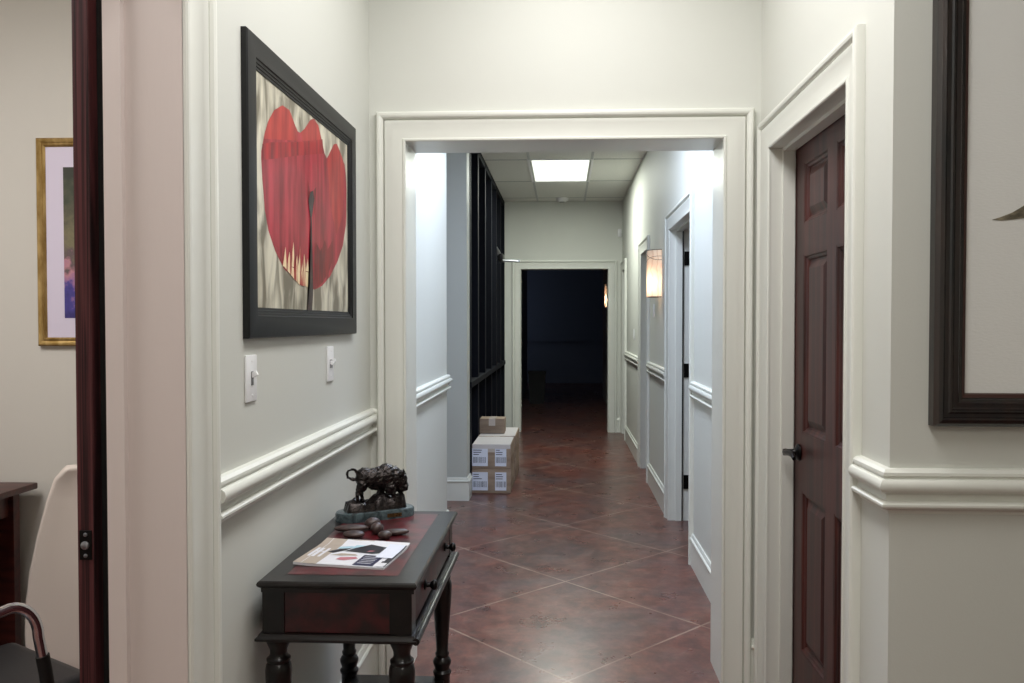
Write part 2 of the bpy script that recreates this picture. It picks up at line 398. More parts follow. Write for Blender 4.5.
# ------------------------------------------------------------------ doors
def six_panel():
    # local: slab in the x (thickness) / y (width) / z plane, width .79, y from 0 (latch side, far) to -.79
    W, H, T = .823, 2.05, .044
    mb = MB(); sw = .105
    rows = [(.235, .81), (1.02, 1.655), (1.765, 1.98)]
    cols = [(-.105, -.105-.262), (-W+.105+.262, -W+.105)]
    mb.box(0, T, -sw, 0, 0, H).box(0, T, -W, -W+sw, 0, H).box(0, T, cols[1][0], cols[0][1], 0, H)
    zs = [0]+[v for r in rows for v in r]+[H]
    for y1, y0 in cols:
        for a, b in zip(zs[0::2], zs[1::2]): mb.box(0, T, y0, y1, a, b)
        for a, b in rows:
            mb.box(.016, T-.016, y0, y1, a, b)
            mb.sweep([(0, y0, a), (0, y1, a), (0, y1, b), (0, y0, b)], (-1, 0, 0), [(-.002, -.001), (-.002, -.016), (.022, -.016), (.018, -.010), (.010, -.007), (.006, -.001)], closed=True)
            # raised field
            i, j = .028, .052
            o_ = [(.016, y0+i, a+i), (.016, y1-i, a+i), (.016, y1-i, b-i), (.016, y0+i, b-i)]
            p_ = [(.004, y0+j, a+j), (.004, y1-j, a+j), (.004, y1-j, b-j), (.004, y0+j, b-j)]
            for k in range(4): mb.poly([o_[k], o_[(k+1) % 4], p_[(k+1) % 4], p_[k]])
            mb.poly(p_)
    return mb
d = six_panel().build('door_1', M['door_wood']); d.location = (XR+.09, DN[1]-.005, .008)
tag(d, 'dark red brown six panel wooden door in the right wall', 'door', kind='structure')
h = MB()
R = Matrix.Rotation(-PI/2, 4, 'Y')
h.lathe([(.001, 0), (.028, 0), (.031, .004), (.029, .009), (.016, .014), (.012, .018), (.011, .04), (.013, .048), (.012, .058), (.001, .06)], (0, 0, 0), 24, R)
h.tube([(-.05, .004, 0), (-.052, -.02, .001), (-.05, -.05, .004), (-.047, -.085, .002), (-.05, -.112, -.006)], [.011, .0105, .010, .009, .007], 12)
o = h.build('lever_handle', M['black_iron'], d, smooth=50); o.location = (0, -.07, .945)
tag(o, 'black lever handle on a round rose')
# slab standing edge-on behind the left jamb
mb = MB().box(-.036, 0, 0, .78, .01, 2.2, .003)
d = mb.build('door_2', M['door_edge']); d.location = (-.976, 1.67, 0)
tag(d, 'dark red wooden door standing open edge-on in the left doorway', 'door', kind='structure')
mb = MB()
mb.box(-.0135, .0135, -.0025, .001, -.031, .031, .002)
lp = mb.build('latch_plate', M['black_iron'], d); lp.location = (-.0175, 0, .957)
gapb = MB().box(0, .05, .03, .06, .01, 2.2).build('edge_seal', M['black_rubber'], d)  # dark strip standing in for the shaded gap beside the slab
tag(lp, 'dark bronze latch plate with two screws')
mb = MB().lathe([(.001, 0), (.0085, 0), (.0085, .004), (.006, .006), (.001, .0065)], (0, -.002, 0), 20, Matrix.Rotation(PI/2, 4, 'X'))
mb.build('latch_bolt', M['steel'], lp, smooth=40)
for zz in (.022, -.022):
    o = MB().lathe([(.001, 0), (.0045, 0), (.0035, .0022), (.001, .003)], (0, -.002, 0), 14, Matrix.Rotation(PI/2, 4, 'X')).build('screw', M['steel'], lp, smooth=40); o.location = (0, 0, zz)
# hall door swung right back into the side room: hinges stay on the far jamb
mb = MB().box(0, .88, -.044, 0, .01, 2.07, .002)
d = mb.build('door_3', M['door_wood']); d.location = (XR+.155, D1[1]-.004, 0); d.rotation_euler = (0, 0, math.radians(8))
tag(d, 'door swung open into the side room on three black hinges', 'door', kind='structure')
for zz in (.28, 1.08, 1.88):
    mb = MB().box(-.052, -.004, -.0045, 0, -.05, .05).cyl((0, -.008, -.052), (0, -.008, .052), .0075, 12)
    o = mb.build('hinge', M['black_iron'], d, smooth=40); o.location = (-.004, 0, zz); o.rotation_euler = (0, 0, math.radians(-8))
    tag(o, 'black butt hinge')
o = MB().box(0, .008, -.012, -.001, 0, DH-.01).build('door_seal', M['black_rubber']); o.location = (XR+.086, D1[1], 0);  # black strip drawn in place of the shadowed gap by the stop
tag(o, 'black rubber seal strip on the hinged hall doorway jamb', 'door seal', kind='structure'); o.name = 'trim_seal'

# ------------------------------------------------------------------ dark storefront on the left of the hall
sf = empty('storefront_window', (-.815, 6.75, 0))
tag(sf, 'tall black framed storefront glazing along the left of the hall', 'storefront window', kind='structure'); sf.name = 'window_1'
L_ = YF-6.75
ys = [0.0, .62, 1.3, 2.0, 2.65, 3.3, L_-.05]
fr = MB()
for y in ys: fr.box(-.05, .055, y, y+.09, 0, HC-.005)
fr.box(-.05, .055, 0, L_, 0, .1).box(-.05, .055, 0, L_, HC-.07, HC-.005)
fr.build('window_frame', M['black_metal'], sf)
MB().box(-.05, .066, 0, L_, .885, .935, .004).build('push_rail', M['black_metal'], sf)
gm = bpy.data.materials.new('dark_tinted_glass'); gm.use_nodes = True
gb = gm.node_tree.nodes['Principled BSDF']
gb.inputs['Base Color'].default_value = (.02, .025, .035, 1); gb.inputs['Roughness'].default_value = .08; gb.inputs['Transmission Weight'].default_value = .6
gb.inputs['Specular IOR Level'].default_value = .3
MB().box(-.03, -.022, .02, L_-.02, .05, HC-.03).build('glass_pane', gm, sf)
dc = empty('door_closer', (-.755, 9.6, 2.15))
tag(dc, 'dark metal door closer with an arm reaching out from the storefront', 'door closer')
MB().box(.0, .06, -.06, .2, -.012, .075, .012).build('closer_body', M['black_iron'], dc, smooth=40)
MB().tube([(.04, .05, .0), (.12, .06, -.002), (.235, .08, -.006)], .015, 8).box(.21, .25, .065, .095, -.018, .012, .003).build('closer_arm', M['steel'], dc, smooth=40)
MB().prism([(.0, -.06, .05), (.045, -.02, .05), (-.0, -.14, .135), (-.03, -.14, .135)], (0, .02, .012)).build('bracket', M['steel'], dc)

# ------------------------------------------------------------------ fixtures
def panel(name, x, y, wx, wy, strength, col, label):
    r = empty(name, (x, y, HC)); tag(r, label, 'ceiling light')
    f = MB(); i = .022
    f.sweep([(-wx/2, -wy/2, 0), (wx/2, -wy/2, 0), (wx/2, wy/2, 0), (-wx/2, wy/2, 0)], (0, 0, -1), [(0, 0), (0, .008), (-i, .008), (-i, 0)] , closed=True)
    f.build('fixture_frame', M['white_plastic'], r)
    m = emit('diffuser_glow', col, 1.4)
    MB().box(-wx/2+i, wx/2-i, -wy/2+i, wy/2-i, -.006, 0).build('diffuser', m, r)
    ld = bpy.data.lights.new('tube_light', 'AREA'); ld.shape = 'RECTANGLE'; ld.size = wx-2*i; ld.size_y = wy-2*i
    ld.energy = math.pi*ld.size*ld.size_y*strength; ld.color = col[:3]
    lo_ = bpy.data.objects.new('tube_light', ld); C.objects.link(lo_); lo_.parent = r; lo_.location = (0, 0, -.009)
    return r
E_CORR, E_LOB, E_HALL1, E_HALL2, E_OFF = 10.6, 5, 26, 27, 12
panel('ceiling_light', -.027, 8.63, .60, 1.21, E_HALL2, (.95, 1, .90, 1), 'lit rectangular ceiling panel down the hall')
panel('ceiling_light', -.027, 4.6, .60, 1.21, E_HALL1, (.70, .80, 1.0, 1), 'lit ceiling panel just past the cased opening')
panel('ceiling_light', .03, 2.25, .60, 1.21, E_CORR, (1, .985, .975, 1), 'lit ceiling panel in front of the cased opening')
panel('ceiling_light', .03, .95, .60, 1.21, E_CORR*.85, (1, .985, .965, 1), 'lit ceiling panel at the mouth of the corridor')
panel('ceiling_light', .6, -1.2, .60, 1.21, E_LOB*2, (1, .955, .87, 1), 'lit ceiling panel of the lobby')
panel('ceiling_light', -2.1, 1.5, 1.21, 1.21, E_OFF, (1, .97, .95, 1), 'lit ceiling panel of the office at left')

def sconce(x, y, z, label):
    r = empty('wall_sconce', (x, y, z)); tag(r, label, 'wall lamp', 'half round fabric wall sconces')
    n = 20; hh = .365; R_ = .105
    sh = MB()
    sh.lathe([(R_, 0), (R_, hh)], (0, 0, 0), n, None, PI/2, 3*PI/2)
    o = sh.build('shade', M['shade'], r, smooth=60)
    f = MB()
    arc = [(R_*math.cos(PI/2+PI*i/n), R_*math.sin(PI/2+PI*i/n)) for i in range(n+1)]
    for zz in (0, hh): MB().tube([(a, b, zz) for a, b in arc], .0028, 6).build('shade_ring', M['black_iron'], r)
    f.tube([(a*1.01, b*1.01, hh-.05+.03*math.sin(5*i/n)) for i, (a, b) in enumerate(arc)], .0018, 5)
    MB().tube([(a*1.01, b*1.01, hh-.08-.03*math.sin(4*i/n+1)) for i, (a, b) in enumerate(arc)], .0014, 5).build('shade_wire', M['black_iron'], r)
    f.build('shade_wire', M['black_iron'], r)
    MB().box(-.014, 0, -.05, .05, .04, hh-.05, .003).build('back_plate', M['white_plastic'], r)
    MB().lathe([(.001, .06), (.014, .064), (.018, .08), (.02, .1), (.013, .122), (.001, .128)], (-.05, 0, 0), 16).build('bulb', M['bulb'], r, smooth=60)
    ld = bpy.data.lights.new('bulb_light', 'POINT'); ld.energy = 15; ld.color = (1, .72, .48); ld.shadow_soft_size = .022
    lo_ = bpy.data.objects.new('bulb_light', ld); C.objects.link(lo_); lo_.parent = r; lo_.location = (-.05, 0, .095)
    MB().cyl((-.05, 0, .025), (-.05, 0, .063), .013, 12).cyl((-.05, 0, .04), (-.005, 0, .04), .007, 8).build('lamp_holder', M['white_plastic'], r)
    return r
sconce(XR, 6.56, 1.625, 'lit half round fabric wall sconce between the first two hall doorways')
s2 = sconce(XR, 13.2, 1.67, 'lit wall sconce glowing in the dark room beyond the far doorway')

def plate(name, loc, rz, label, kind):
    r = empty(name, loc, rz); tag(r, label, 'light switch', 'white wall switch plates')
    MB().box(0, .006, -.035, .035, -.057, .057, .0035).build('plate', M['white_plastic'], r, smooth=40)
    for zz in (.042, -.042):
        o = MB().lathe([(.0005, 0), (.003, 0), (.0022, .0016), (.0005, .002)], (.006, 0, zz), 10, Matrix.Rotation(PI/2, 4, 'Y')).build('screw', M['white_plastic'], r)
    if kind == 'toggle':
        MB().box(.004, .0075, -.007, .007, -.017, .017, .001).build('toggle_bezel', M['grey_plastic'], r)
        o = MB().box(0, .016, -.0045, .0045, -.006, .006, .0015).build('toggle', M['white_plastic'], r); o.location = (.005, 0, .006); o.rotation_euler = (0, -.5, 0)
    elif kind == 'double':
        for yy in (-.009, .009):
            MB().box(.004, .0072, yy-.005, yy+.005, -.014, .014, .001).build('toggle_bezel', M['grey_plastic'], r)
            o = MB().box(0, .015, -.0035, .0035, -.005, .005, .0012).build('toggle', M['white_plastic'], r); o.location = (.005, yy, .005); o.rotation_euler = (0, -.5 if yy > 0 else .4, 0)
    else:
        MB().box(.005, .009, -.02, .02, -.035, .035, .002).build('rocker', M['white_plastic'], r)
    return r
plate('light_switch', (XL, 1.984, 1.285), 0, 'white single toggle switch plate under the near lower corner of the flower picture', 'toggle')
plate('light_switch', (XL, 2.672, 1.287), 0, 'white switch plate with two toggles, nearer the cased opening', 'double')
plate('light_switch', (XR, 6.97, 1.525), PI, 'pale switch plate on the hall wall just past the lit sconce', 'rocker')
plate('light_switch', (XR, 8.92, 1.3), PI, 'small pale switch plate on the hall wall between the last two doorways', 'rocker')

r = empty('smoke_detector', (-.014, 10.5, HC)); tag(r, 'round white smoke detector on the ceiling by the end wall', 'smoke detector')
MB().lathe([(.001, -.05), (.045, -.048), (.066, -.036), (.074, -.014), (.08, -.01), (.08, 0), (.001, 0)], (0, 0, 0), 28).build('detector_body', M['white_plastic'], r, smooth=40)
MB().lathe([(.03, -.052), (.033, -.0515), (.033, -.047), (.03, -.047)], (0, 0, 0), 24).build('vent_ring', M['grey_plastic'], r)
r = empty('motion_detector', (.735, YF, 2.58)); tag(r, 'small white motion detector high on the end wall corner', 'motion sensor')
MB().box(-.03, .02, -.03, 0, -.05, .055, .01).build('sensor_body', M['white_plastic'], r, smooth=40)
MB().ball((-.005, -.028, -.012), .02, .014, .026, 14, 8).build('sensor_lens', M['white_plastic'], r, smooth=60)

# ------------------------------------------------------------------ flower picture on the left wall
y0, y1, z0, z1 = 1.943, 2.972, 1.382, 2.124
pf = empty('framed_flower_picture', (XL, (y0+y1)/2, z0)); tag(pf, 'large black framed print of a red tulip on the left wall', 'picture')
off = (-XL, -(y0+y1)/2, -z0)
def loc(p): return (p[0]-XL, p[1]-(y0+y1)/2, p[2]-z0)
FP = [(0, 0), (0, .013), (.003, .0165), (.009, .018), (.052, .0165), (.055, .0165), (.057, .013), (.063, .0125), (.064, .010), (.070, .0095), (.071, .007), (.077, .0065), (.077, 0)]
path = [loc((XL, y0, z0)), loc((XL, y0, z1)), loc((XL, y1, z1)), loc((XL, y1, z0))]
# a must run inward: t x n with t=+z, n=+x is +y (inward on the first leg)
MB().sweep(path, (1, 0, 0), FP, closed=True).build('frame', M['black_frame'], pf, smooth=25)
pm = {}
pm['ground'] = mat('print_cream_ground', srgb(216, 211, 192), .3, spec=.2, col2=srgb(122, 116, 100), nscale=(5, 17, 6), detail=9, contrast=.45, distort=.6)
pm['red'] = mat('print_red_petal', srgb(178, 30, 38), .3, spec=.2, col2=srgb(118, 18, 26), nscale=(5, 30, 4), detail=6, contrast=.5)  # red for the reflected band painted across the bloom
pm['pink'] = mat('print_pink_petal', srgb(184, 50, 66), .3, spec=.2, col2=srgb(126, 20, 32), nscale=(5, 26, 4), detail=6, contrast=.6)
pm['coral'] = mat('print_coral_petal', srgb(190, 60, 54), .3, spec=.2, col2=srgb(146, 30, 32), nscale=(5, 26, 5), detail=6, contrast=.6)
pm['deep'] = mat('print_deep_red', srgb(146, 20, 28), .3, spec=.2, col2=srgb(96, 14, 18), nscale=(5, 30, 6), detail=6)
pm['cream'] = mat('print_cream_flame', srgb(168, 44, 40), .3, spec=.2, col2=srgb(238, 218, 176), nscale=(5, 60, 9), detail=6, contrast=.22)
pm['stem'] = mat('print_stem', srgb(38, 26, 28), .3, spec=.2, col2=srgb(72, 46, 44), nscale=(5, 40, 10))
def pp(y, z, lay): return loc((XL+.004+.0003*lay, y, z))
# picture-plane outline of the bloom, metres along the wall and up from the floor
REFLECTION_BAND = [[(2.067, 1.872), (2.068, 1.833), (2.169, 1.856), (2.339, 1.898), (2.603, 1.958), (2.593, 2.001), (2.435, 1.96), (2.252, 1.917), (2.131, 1.891)]]
REFLECTION_BAND = [[(2.067, 1.872), (2.068, 1.833), (2.169, 1.856), (2.339, 1.898), (2.603, 1.958), (2.593, 2.001), (2.435, 1.96), (2.252, 1.917), (2.131, 1.891)]]
REFLECTION_BAND = [[(2.067, 1.872), (2.068, 1.833), (2.169, 1.856), (2.339, 1.898), (2.603, 1.958), (2.593, 2.001), (2.435, 1.96), (2.252, 1.917), (2.131, 1.891)]]
FLOWER_OUT = [(2.062, 1.854), (2.087, 1.906), (2.113, 1.942), (2.157, 1.981), (2.221, 2.01), (2.279, 2.012), (2.319, 1.986), (2.349, 1.97), (2.371, 1.97), (2.414, 1.992), (2.472, 2.033), (2.507, 2.044), (2.551, 2.034), (2.58, 2.005), (2.617, 1.961), (2.643, 1.95), (2.671, 1.972), (2.726, 2.014), (2.761, 2.023), (2.798, 2.006), (2.849, 1.976), (2.873, 1.94), (2.856, 1.992), (2.882, 1.889), (2.872, 1.763), (2.831, 1.687), (2.764, 1.629), (2.671, 1.572), (2.584, 1.538), (2.503, 1.522), (2.437, 1.528), (2.355, 1.532), (2.296, 1.551), (2.224, 1.568), (2.157, 1.611), (2.108, 1.659), (2.083, 1.709), (2.067, 1.784), (2.061, 1.834)]
FLOWER_TOPS = [[(2.08, 1.893), (2.087, 1.906), (2.113, 1.942), (2.157, 1.981), (2.221, 2.01), (2.279, 2.012), (2.319, 1.986), (2.343, 1.972), (2.345, 1.942), (2.087, 1.89)], [(2.381, 1.974), (2.414, 1.992), (2.472, 2.033), (2.507, 2.044), (2.551, 2.034), (2.575, 2.007), (2.58, 1.994), (2.392, 1.952)], [(2.657, 1.954), (2.679, 1.977), (2.726, 2.014), (2.761, 2.023), (2.798, 2.006), (2.849, 1.976), (2.87, 1.943), (2.856, 1.974), (2.833, 1.793), (2.753, 1.714), (2.675, 1.806), (2.648, 1.934)]]
FLOWER_DEEP = [[(2.516, 1.67), (2.564, 1.646), (2.615, 1.686), (2.643, 1.656), (2.697, 1.691), (2.708, 1.633), (2.654, 1.584), (2.584, 1.548), (2.529, 1.529), (2.509, 1.563), (2.499, 1.625)], [(2.438, 1.848), (2.457, 1.821), (2.446, 1.786), (2.432, 1.802)], [(2.503, 1.828), (2.525, 1.84), (2.518, 1.776), (2.502, 1.75)]]
FLOWER_CREAM = [[(2.212, 1.578), (2.271, 1.578), (2.333, 1.573), (2.398, 1.572), (2.442, 1.571), (2.441, 1.527), (2.355, 1.53), (2.296, 1.549)], [(2.212, 1.574), (2.236, 1.629), (2.249, 1.574)], [(2.245, 1.576), (2.269, 1.618), (2.284, 1.576)], [(2.279, 1.578), (2.303, 1.649), (2.315, 1.578)], [(2.31, 1.568), (2.334, 1.614), (2.346, 1.567)], [(2.337, 1.569), (2.364, 1.646), (2.379, 1.569)], [(2.374, 1.572), (2.399, 1.623), (2.413, 1.571)], [(2.408, 1.574), (2.431, 1.613), (2.442, 1.573)]]
FLOWER_STEM = [[(2.457, 1.813), (2.441, 1.785), (2.456, 1.741), (2.465, 1.73), (2.476, 1.744), (2.498, 1.799), (2.488, 1.823)], [(2.462, 1.737), (2.458, 1.622), (2.446, 1.529), (2.42, 1.45), (2.47, 1.451), (2.482, 1.522), (2.474, 1.623), (2.472, 1.739)]]
OUT = FLOWER_OUT
pr = MB(); pr.mi = 0
pr.poly([pp(y0+.07, z0+.07, 0), pp(y1-.07, z0+.07, 0), pp(y1-.07, z1-.07, 0), pp(y0+.07, z1-.07, 0)])
def fan(pts, mi, lay):
    pr.mi = mi; vs = [pr.bm.verts.new(pp(y, z, lay)) for y, z in pts]
    f = pr.bm.faces.new(vs); f.material_index = mi
    bmesh.ops.triangulate(pr.bm, faces=[f])
def clip(pts, zlo, zhi):
    def half(P, f, zc):
        o_ = []
        for i in range(len(P)):
            a, b = P[i], P[(i+1) % len(P)]
            if f(a): o_.append(a)
            if f(a) != f(b):
                t = (zc-a[1])/(b[1]-a[1]); o_.append((a[0]+t*(b[0]-a[0]), zc))
        return o_
    return half(half(pts, lambda p: p[1] >= zlo, zlo), lambda p: p[1] <= zhi, zhi)
fan(OUT, 2, 1)
for k, a in enumerate(FLOWER_TOPS): fan(a, 3, 2)
for a in REFLECTION_BAND: fan(a, 1, 3)  # reflection in the picture glass, painted into the print
for k, a in enumerate(FLOWER_DEEP): fan(a, 4, 3+k*.2)
for k, a in enumerate(FLOWER_CREAM): fan(a, 5, 4+k*.35)
for k, a in enumerate(FLOWER_STEM): fan(a, 6, 8+k*.5)
pr.build('print', [pm[k] for k in ('ground', 'red', 'pink', 'coral', 'deep', 'cream', 'stem')], pf, recalc=True)

# ------------------------------------------------------------------ feather picture at right
yw = YW
x0, x1, z0, z1 = .852, 1.88, 1.182, 2.40
pf = empty('framed_feather_picture', ((x0+x1)/2, yw, z0)); tag(pf, 'large white picture in a thick dark fluted frame on the right wall', 'picture')
def loc2(x, d_, z): return (x-(x0+x1)/2, -d_, z-z0)
FF = [(0, 0), (0, .026), (.003, .029), (.008, .036), (.016, .039), (.020, .036), (.022, .032), (.030, .033), (.034, .036), (.038, .036), (.040, .031), (.044, .028), (.050, .029), (.054, .030), (.058, .026), (.062, .0255), (.064, .022), (.066, .022)]
path = [loc2(x0, 0, z1), loc2(x0, 0, z0), loc2(x1, 0, z0), loc2(x1, 0, z1)]
path = path[::-1]
# with n = -y and t = -x along the top edge, t x n = +z; the profile is mirrored so that it runs inward
MB().sweep(path, (0, -1, 0), FF+[(.066, 0)], closed=True).build('frame', M['fluted_frame'], pf, smooth=25)
MB().sweep(path, (0, -1, 0), [(.066, 0), (.066, .021), (.074, .018), (.076, .010), (.076, 0)], closed=True).build('frame_lip', M['frame_lip'], pf)
MB().box(x0+.07-(x0+x1)/2, x1-.07-(x0+x1)/2, -.009, -.002, .07, z1-z0-.07).build('mat_board', M['mat_white'], pf)
fm = mat('feather_barbs', srgb(140, 132, 110), .6, col2=srgb(76, 70, 56), nscale=(30, 30, 60), contrast=.4, detail=5)
q = MB()
top = [(x_+.032, z_+.006) for x_, z_ in [(.955, 1.652), (.975, 1.658), (1.0, 1.668), (1.03, 1.686), (1.08, 1.704), (1.16, 1.722), (1.25, 1.735), (1.33, 1.742)]]
bot = [(x_+.032, z_+.006) for x_, z_ in [(1.36, 1.732), (1.28, 1.708), (1.2, 1.685), (1.12, 1.668), (1.05, 1.658), (1.0, 1.652), (.975, 1.65)]]
q.prism([loc2(x, .0092, z) for x, z in top+bot], (0, -.0012, 0)); q.build('feather', fm, pf)

# ------------------------------------------------------------------ office beyond the left doorway
pf = empty('gold_framed_picture', (-1.89, 3.42, 1.323)); tag(pf, 'gold framed picture with a pale lilac mat on the office wall', 'picture')
wd, hg = .66, .876
path = [(-wd/2, 0, 0), (wd/2, 0, 0), (wd/2, 0, hg), (-wd/2, 0, hg)]
MB().sweep(path, (0, -1, 0), [(0, 0), (0, .02), (-.006, .026), (-.014, .024), (-.022, .018), (-.028, .02), (-.036, .014), (-.036, 0)], closed=True).build('frame', M['gold'], pf, smooth=25)
MB().box(-wd/2+.03, wd/2-.03, -.011, -.002, .03, hg-.03).build('mat_board', M['mat_board'], pf)
am = bpy.data.materials.new('garden_print'); am.use_nodes = True
nt = am.node_tree; n = nt.nodes; Lk = nt.links; b = n['Principled BSDF']; b.inputs['Roughness'].default_value = .3
tc = n.new('ShaderNodeTexCoord'); sx = n.new('ShaderNodeSeparateXYZ'); Lk.new(tc.outputs['Object'], sx.inputs[0])
no = n.new('ShaderNodeTexNoise'); no.inputs['Scale'].default_value = 24; no.inputs['Detail'].default_value = 6
Lk.new(tc.outputs['Object'], no.inputs['Vector'])
ad = n.new('ShaderNodeMath'); ad.operation = 'MULTIPLY_ADD'; ad.inputs[1].default_value = .35; Lk.new(no.outputs['Fac'], ad.inputs[0]); Lk.new(sx.outputs[2], ad.inputs[2])
mr = n.new('ShaderNodeMapRange'); mr.inputs['From Min'].default_value = .12+.17; mr.inputs['From Max'].default_value = .75+.17; Lk.new(ad.outputs[0], mr.inputs['Value'])
rp = n.new('ShaderNodeValToRGB')
cols = [(0, srgb(52, 44, 110)), (.14, srgb(70, 62, 140)), (.2, srgb(150, 108, 150)), (.32, srgb(186, 130, 140)), (.42, srgb(96, 80, 84)), (.55, srgb(120, 112, 84)), (.7, srgb(88, 84, 66)), (.85, srgb(64, 70, 54)), (1, srgb(46, 50, 40))]
while len(rp.color_ramp.elements) < len(cols): rp.color_ramp.elements.new(.5)
for e, (p_, c_) in zip(rp.color_ramp.elements, cols): e.position = p_; e.color = c_
Lk.new(mr.outputs[0], rp.inputs[0]); Lk.new(rp.outputs[0], b.inputs['Base Color'])
MB().box(-wd/2+.112, wd/2-.112, -.0125, -.0105, .118, hg-.122).build('print', am, pf)

dk = empty('office_desk', (-2.6, 2.6, 0)); tag(dk, 'dark red wooden desk against the office wall at far left', 'desk')
MB().box(-.5, .385, -.8, .78, .72, .748, .008).build('desktop', M['desk_wood'], dk, smooth=40)
MB().box(-.46, .33, .70, .74, 0, .72, .002).build('end_panel', M['desk_wood'], dk)
MB().box(-.46, .33, -.76, -.72, 0, .72, .002).build('end_panel', M['desk_wood'], dk)
MB().box(-.44, -.41, -.72, .70, .1, .72).build('back_panel', M['desk_wood'], dk)
MB().box(.29, .31, -.72, .70, .62, .72).build('apron', M['desk_wood'], dk)

# white chair: tall tapered back seen from behind
ch = empty('white_chair', (-1.785, 3.14, 0)); tag(ch, 'tall cream white tapered chair back behind the black armchair', 'chair')
prof = [(-.135, .855), (-.17, .82), (-.2, .74), (-.24, .60), (-.272, .46), (-.288, .34), (-.294, .22), (-.29, .12), (-.28, .05)]
mb = MB()
outl = prof+[(-x, z) for x, z in prof[::-1]]
vf = []; rows = []
m_ = 9
for x, z in prof:
    row = []
    for i in range(m_):
        t = -1+2*i/(m_-1); row.append(mb.bm.verts.new((-x*t, .06*(1-t*t)-.06, z)))
    rows.append(row)
topv = [mb.bm.verts.new((.12*(-1+2*i/(m_-1)), .06*(1-(-1+2*i/(m_-1))**2)-.06, .868)) for i in range(m_)]
rows = [topv]+rows
for A, B in zip(rows, rows[1:]):
    for i in range(m_-1): mb.bm.faces.new((A[i], A[i+1], B[i+1], B[i]))
o = mb.build('backrest', M['cream_shell'], ch, smooth=60)
sm = o.modifiers.new('thick', 'SOLIDIFY'); sm.thickness = .035; sm.offset = 0
bv = o.modifiers.new('round', 'BEVEL'); bv.width = .012; bv.segments = 3; bv.limit_method = 'ANGLE'
MB().box(-.25, .25, -.02, .24, .38, .46, .03).build('seat', M['cream_shell'], ch, smooth=50)
for sx_ in (-.2, .2):
    MB().cyl((sx_, .2, 0), (sx_*.95, .19, .38), .014, 12, .02).build('leg', M['desk_wood'], ch, smooth=40)

# black chair with chrome arm
bc = empty('black_armchair', (-1.72, 2.33, 0), math.radians(60)); tag(bc, 'black upholstered chair with a curved chrome arm in the office', 'chair')
mb = MB().box(-.26, .22, -.24, .24, .30, .372, .034, 4)
mb.build('seat', M['black_leather'], bc, smooth=50)
mb = MB().box(-.32, -.25, -.22, .22, .5, .86, .03, 4)
mb.build('backrest', M['black_leather'], bc, smooth=50)
for yy in (-.26, .26):
    pts = [(-.3, yy, .60)]
    for i in range(9):
        a = PI/2*(1-i/8); pts.append((-.03+.075*math.cos(a), yy, .54+.10*math.sin(a)))
    pts += [(.055, yy, .48)]
    MB().tube(pts, .0145, 14).build('armrest', M['chrome'], bc, smooth=60)
    MB().tube([(.055, yy, .482), (.062, yy, .44), (.07, yy, .38), (.06, yy*.88, .33)], .018, 12).build('arm_sleeve', M['black_rubber'], bc, smooth=60)
for sx_ in (-.2, .16):
    for yy in (-.2, .2):
        MB().cyl((sx_*1.15, yy*1.1, 0), (sx_, yy, .305), .013, 12).build('leg', M['chrome'], bc, smooth=60)

# ------------------------------------------------------------------ console table
tb = empty('console_table', (-.545, 2.335, 0)); tag(tb, 'black and red distressed console table with turned legs against the left wall', 'table')
X0, X1, Y0, Y1, ZT = -.2, .2, -.388, .388, .795
# top: ogee edge swept round a flat field, red inset panel
tp = MB()
EDGE = [(-.05, ZT), (-.004, ZT), (0, ZT-.003), (.002, ZT-.008), (-.001, ZT-.014), (-.007, ZT-.018), (-.007, ZT-.028), (-.05, ZT-.028)]
e = .006
tp.sweep([(X0+e, Y0+e, 0), (X0+e, Y1-e, 0), (X1-e, Y1-e, 0), (X1-e, Y0+e, 0)][::-1], UP, EDGE, closed=True)
i2 = .05
tp.box(X0+i2, X1-i2, Y0+i2, Y1-i2, ZT-.028, ZT-.0004)
tp.mi = 1
tp.poly([(X0+.06, Y0+.065, ZT+.0004), (X1-.062, Y0+.065, ZT+.0004), (X1-.062, Y1-.05, ZT+.0004), (X0+.06, Y1-.05, ZT+.0004)])
o = tp.build('tabletop', [M['table_black'], M['table_red']], tb, smooth=30)
# case: black corner posts, red end panels, drawer front
cs = MB(); a = .012
px0, px1, py0, py1 = X0+a, X1-a-.008, Y0+.022, Y1-.022
for xx in (px0, px1-.055):
    for yy in (py0, py1-.055): cs.box(xx, xx+.055, yy, yy+.055, .66, ZT-.027, .0015)
cs.box(px0+.004, px0+.02, py0+.05, py1-.05, .66, ZT-.03).box(px0+.02, px1-.012, py0+.05, py1-.05, .66, .67)
cs.build('case', M['table_black'], tb)
for yy, s in ((py0, 1), (py1, -1)):
    mb = MB(); yb = yy+s*.004
    mb.box(px0+.055, px1-.055, min(yb, yb+s*.014), max(yb, yb+s*.014), .665, ZT-.028)
    o = mb.build('end_panel', M['table_dark_red'], tb)
dr = MB().box(px1-.018, px1-.001, py0+.06, py1-.06, .675, ZT-.035, .003).build('drawer', M['table_dark_red'], tb, smooth=30)
for yy in (-.17, .20):
    MB().lathe([(.001, 0), (.013, 0), (.014, .003), (.007, .006), (.006, .014), (.011, .019), (.014, .025), (.012, .031), (.006, .034), (.001, .0345)], (px1-.001, yy, .725), 20, Matrix.Rotation(PI/2, 4, 'Y')).build('knob', M['black_iron'], dr, smooth=50)
ml = MB()
ML = [(0, .645), (.010, .645), (.014, .648), (.014, .653), (.008, .658), (.006, .663), (0, .664)]
ml.sweep([(px1, py0, 0), (px0, py0, 0), (px0, py1, 0), (px1, py1, 0)][::-1], UP, ML, closed=True)
ml.box(px0, px1, py0, py1, .648, .662)
ml.build('base_moulding', M['table_black'], tb, smooth=30)
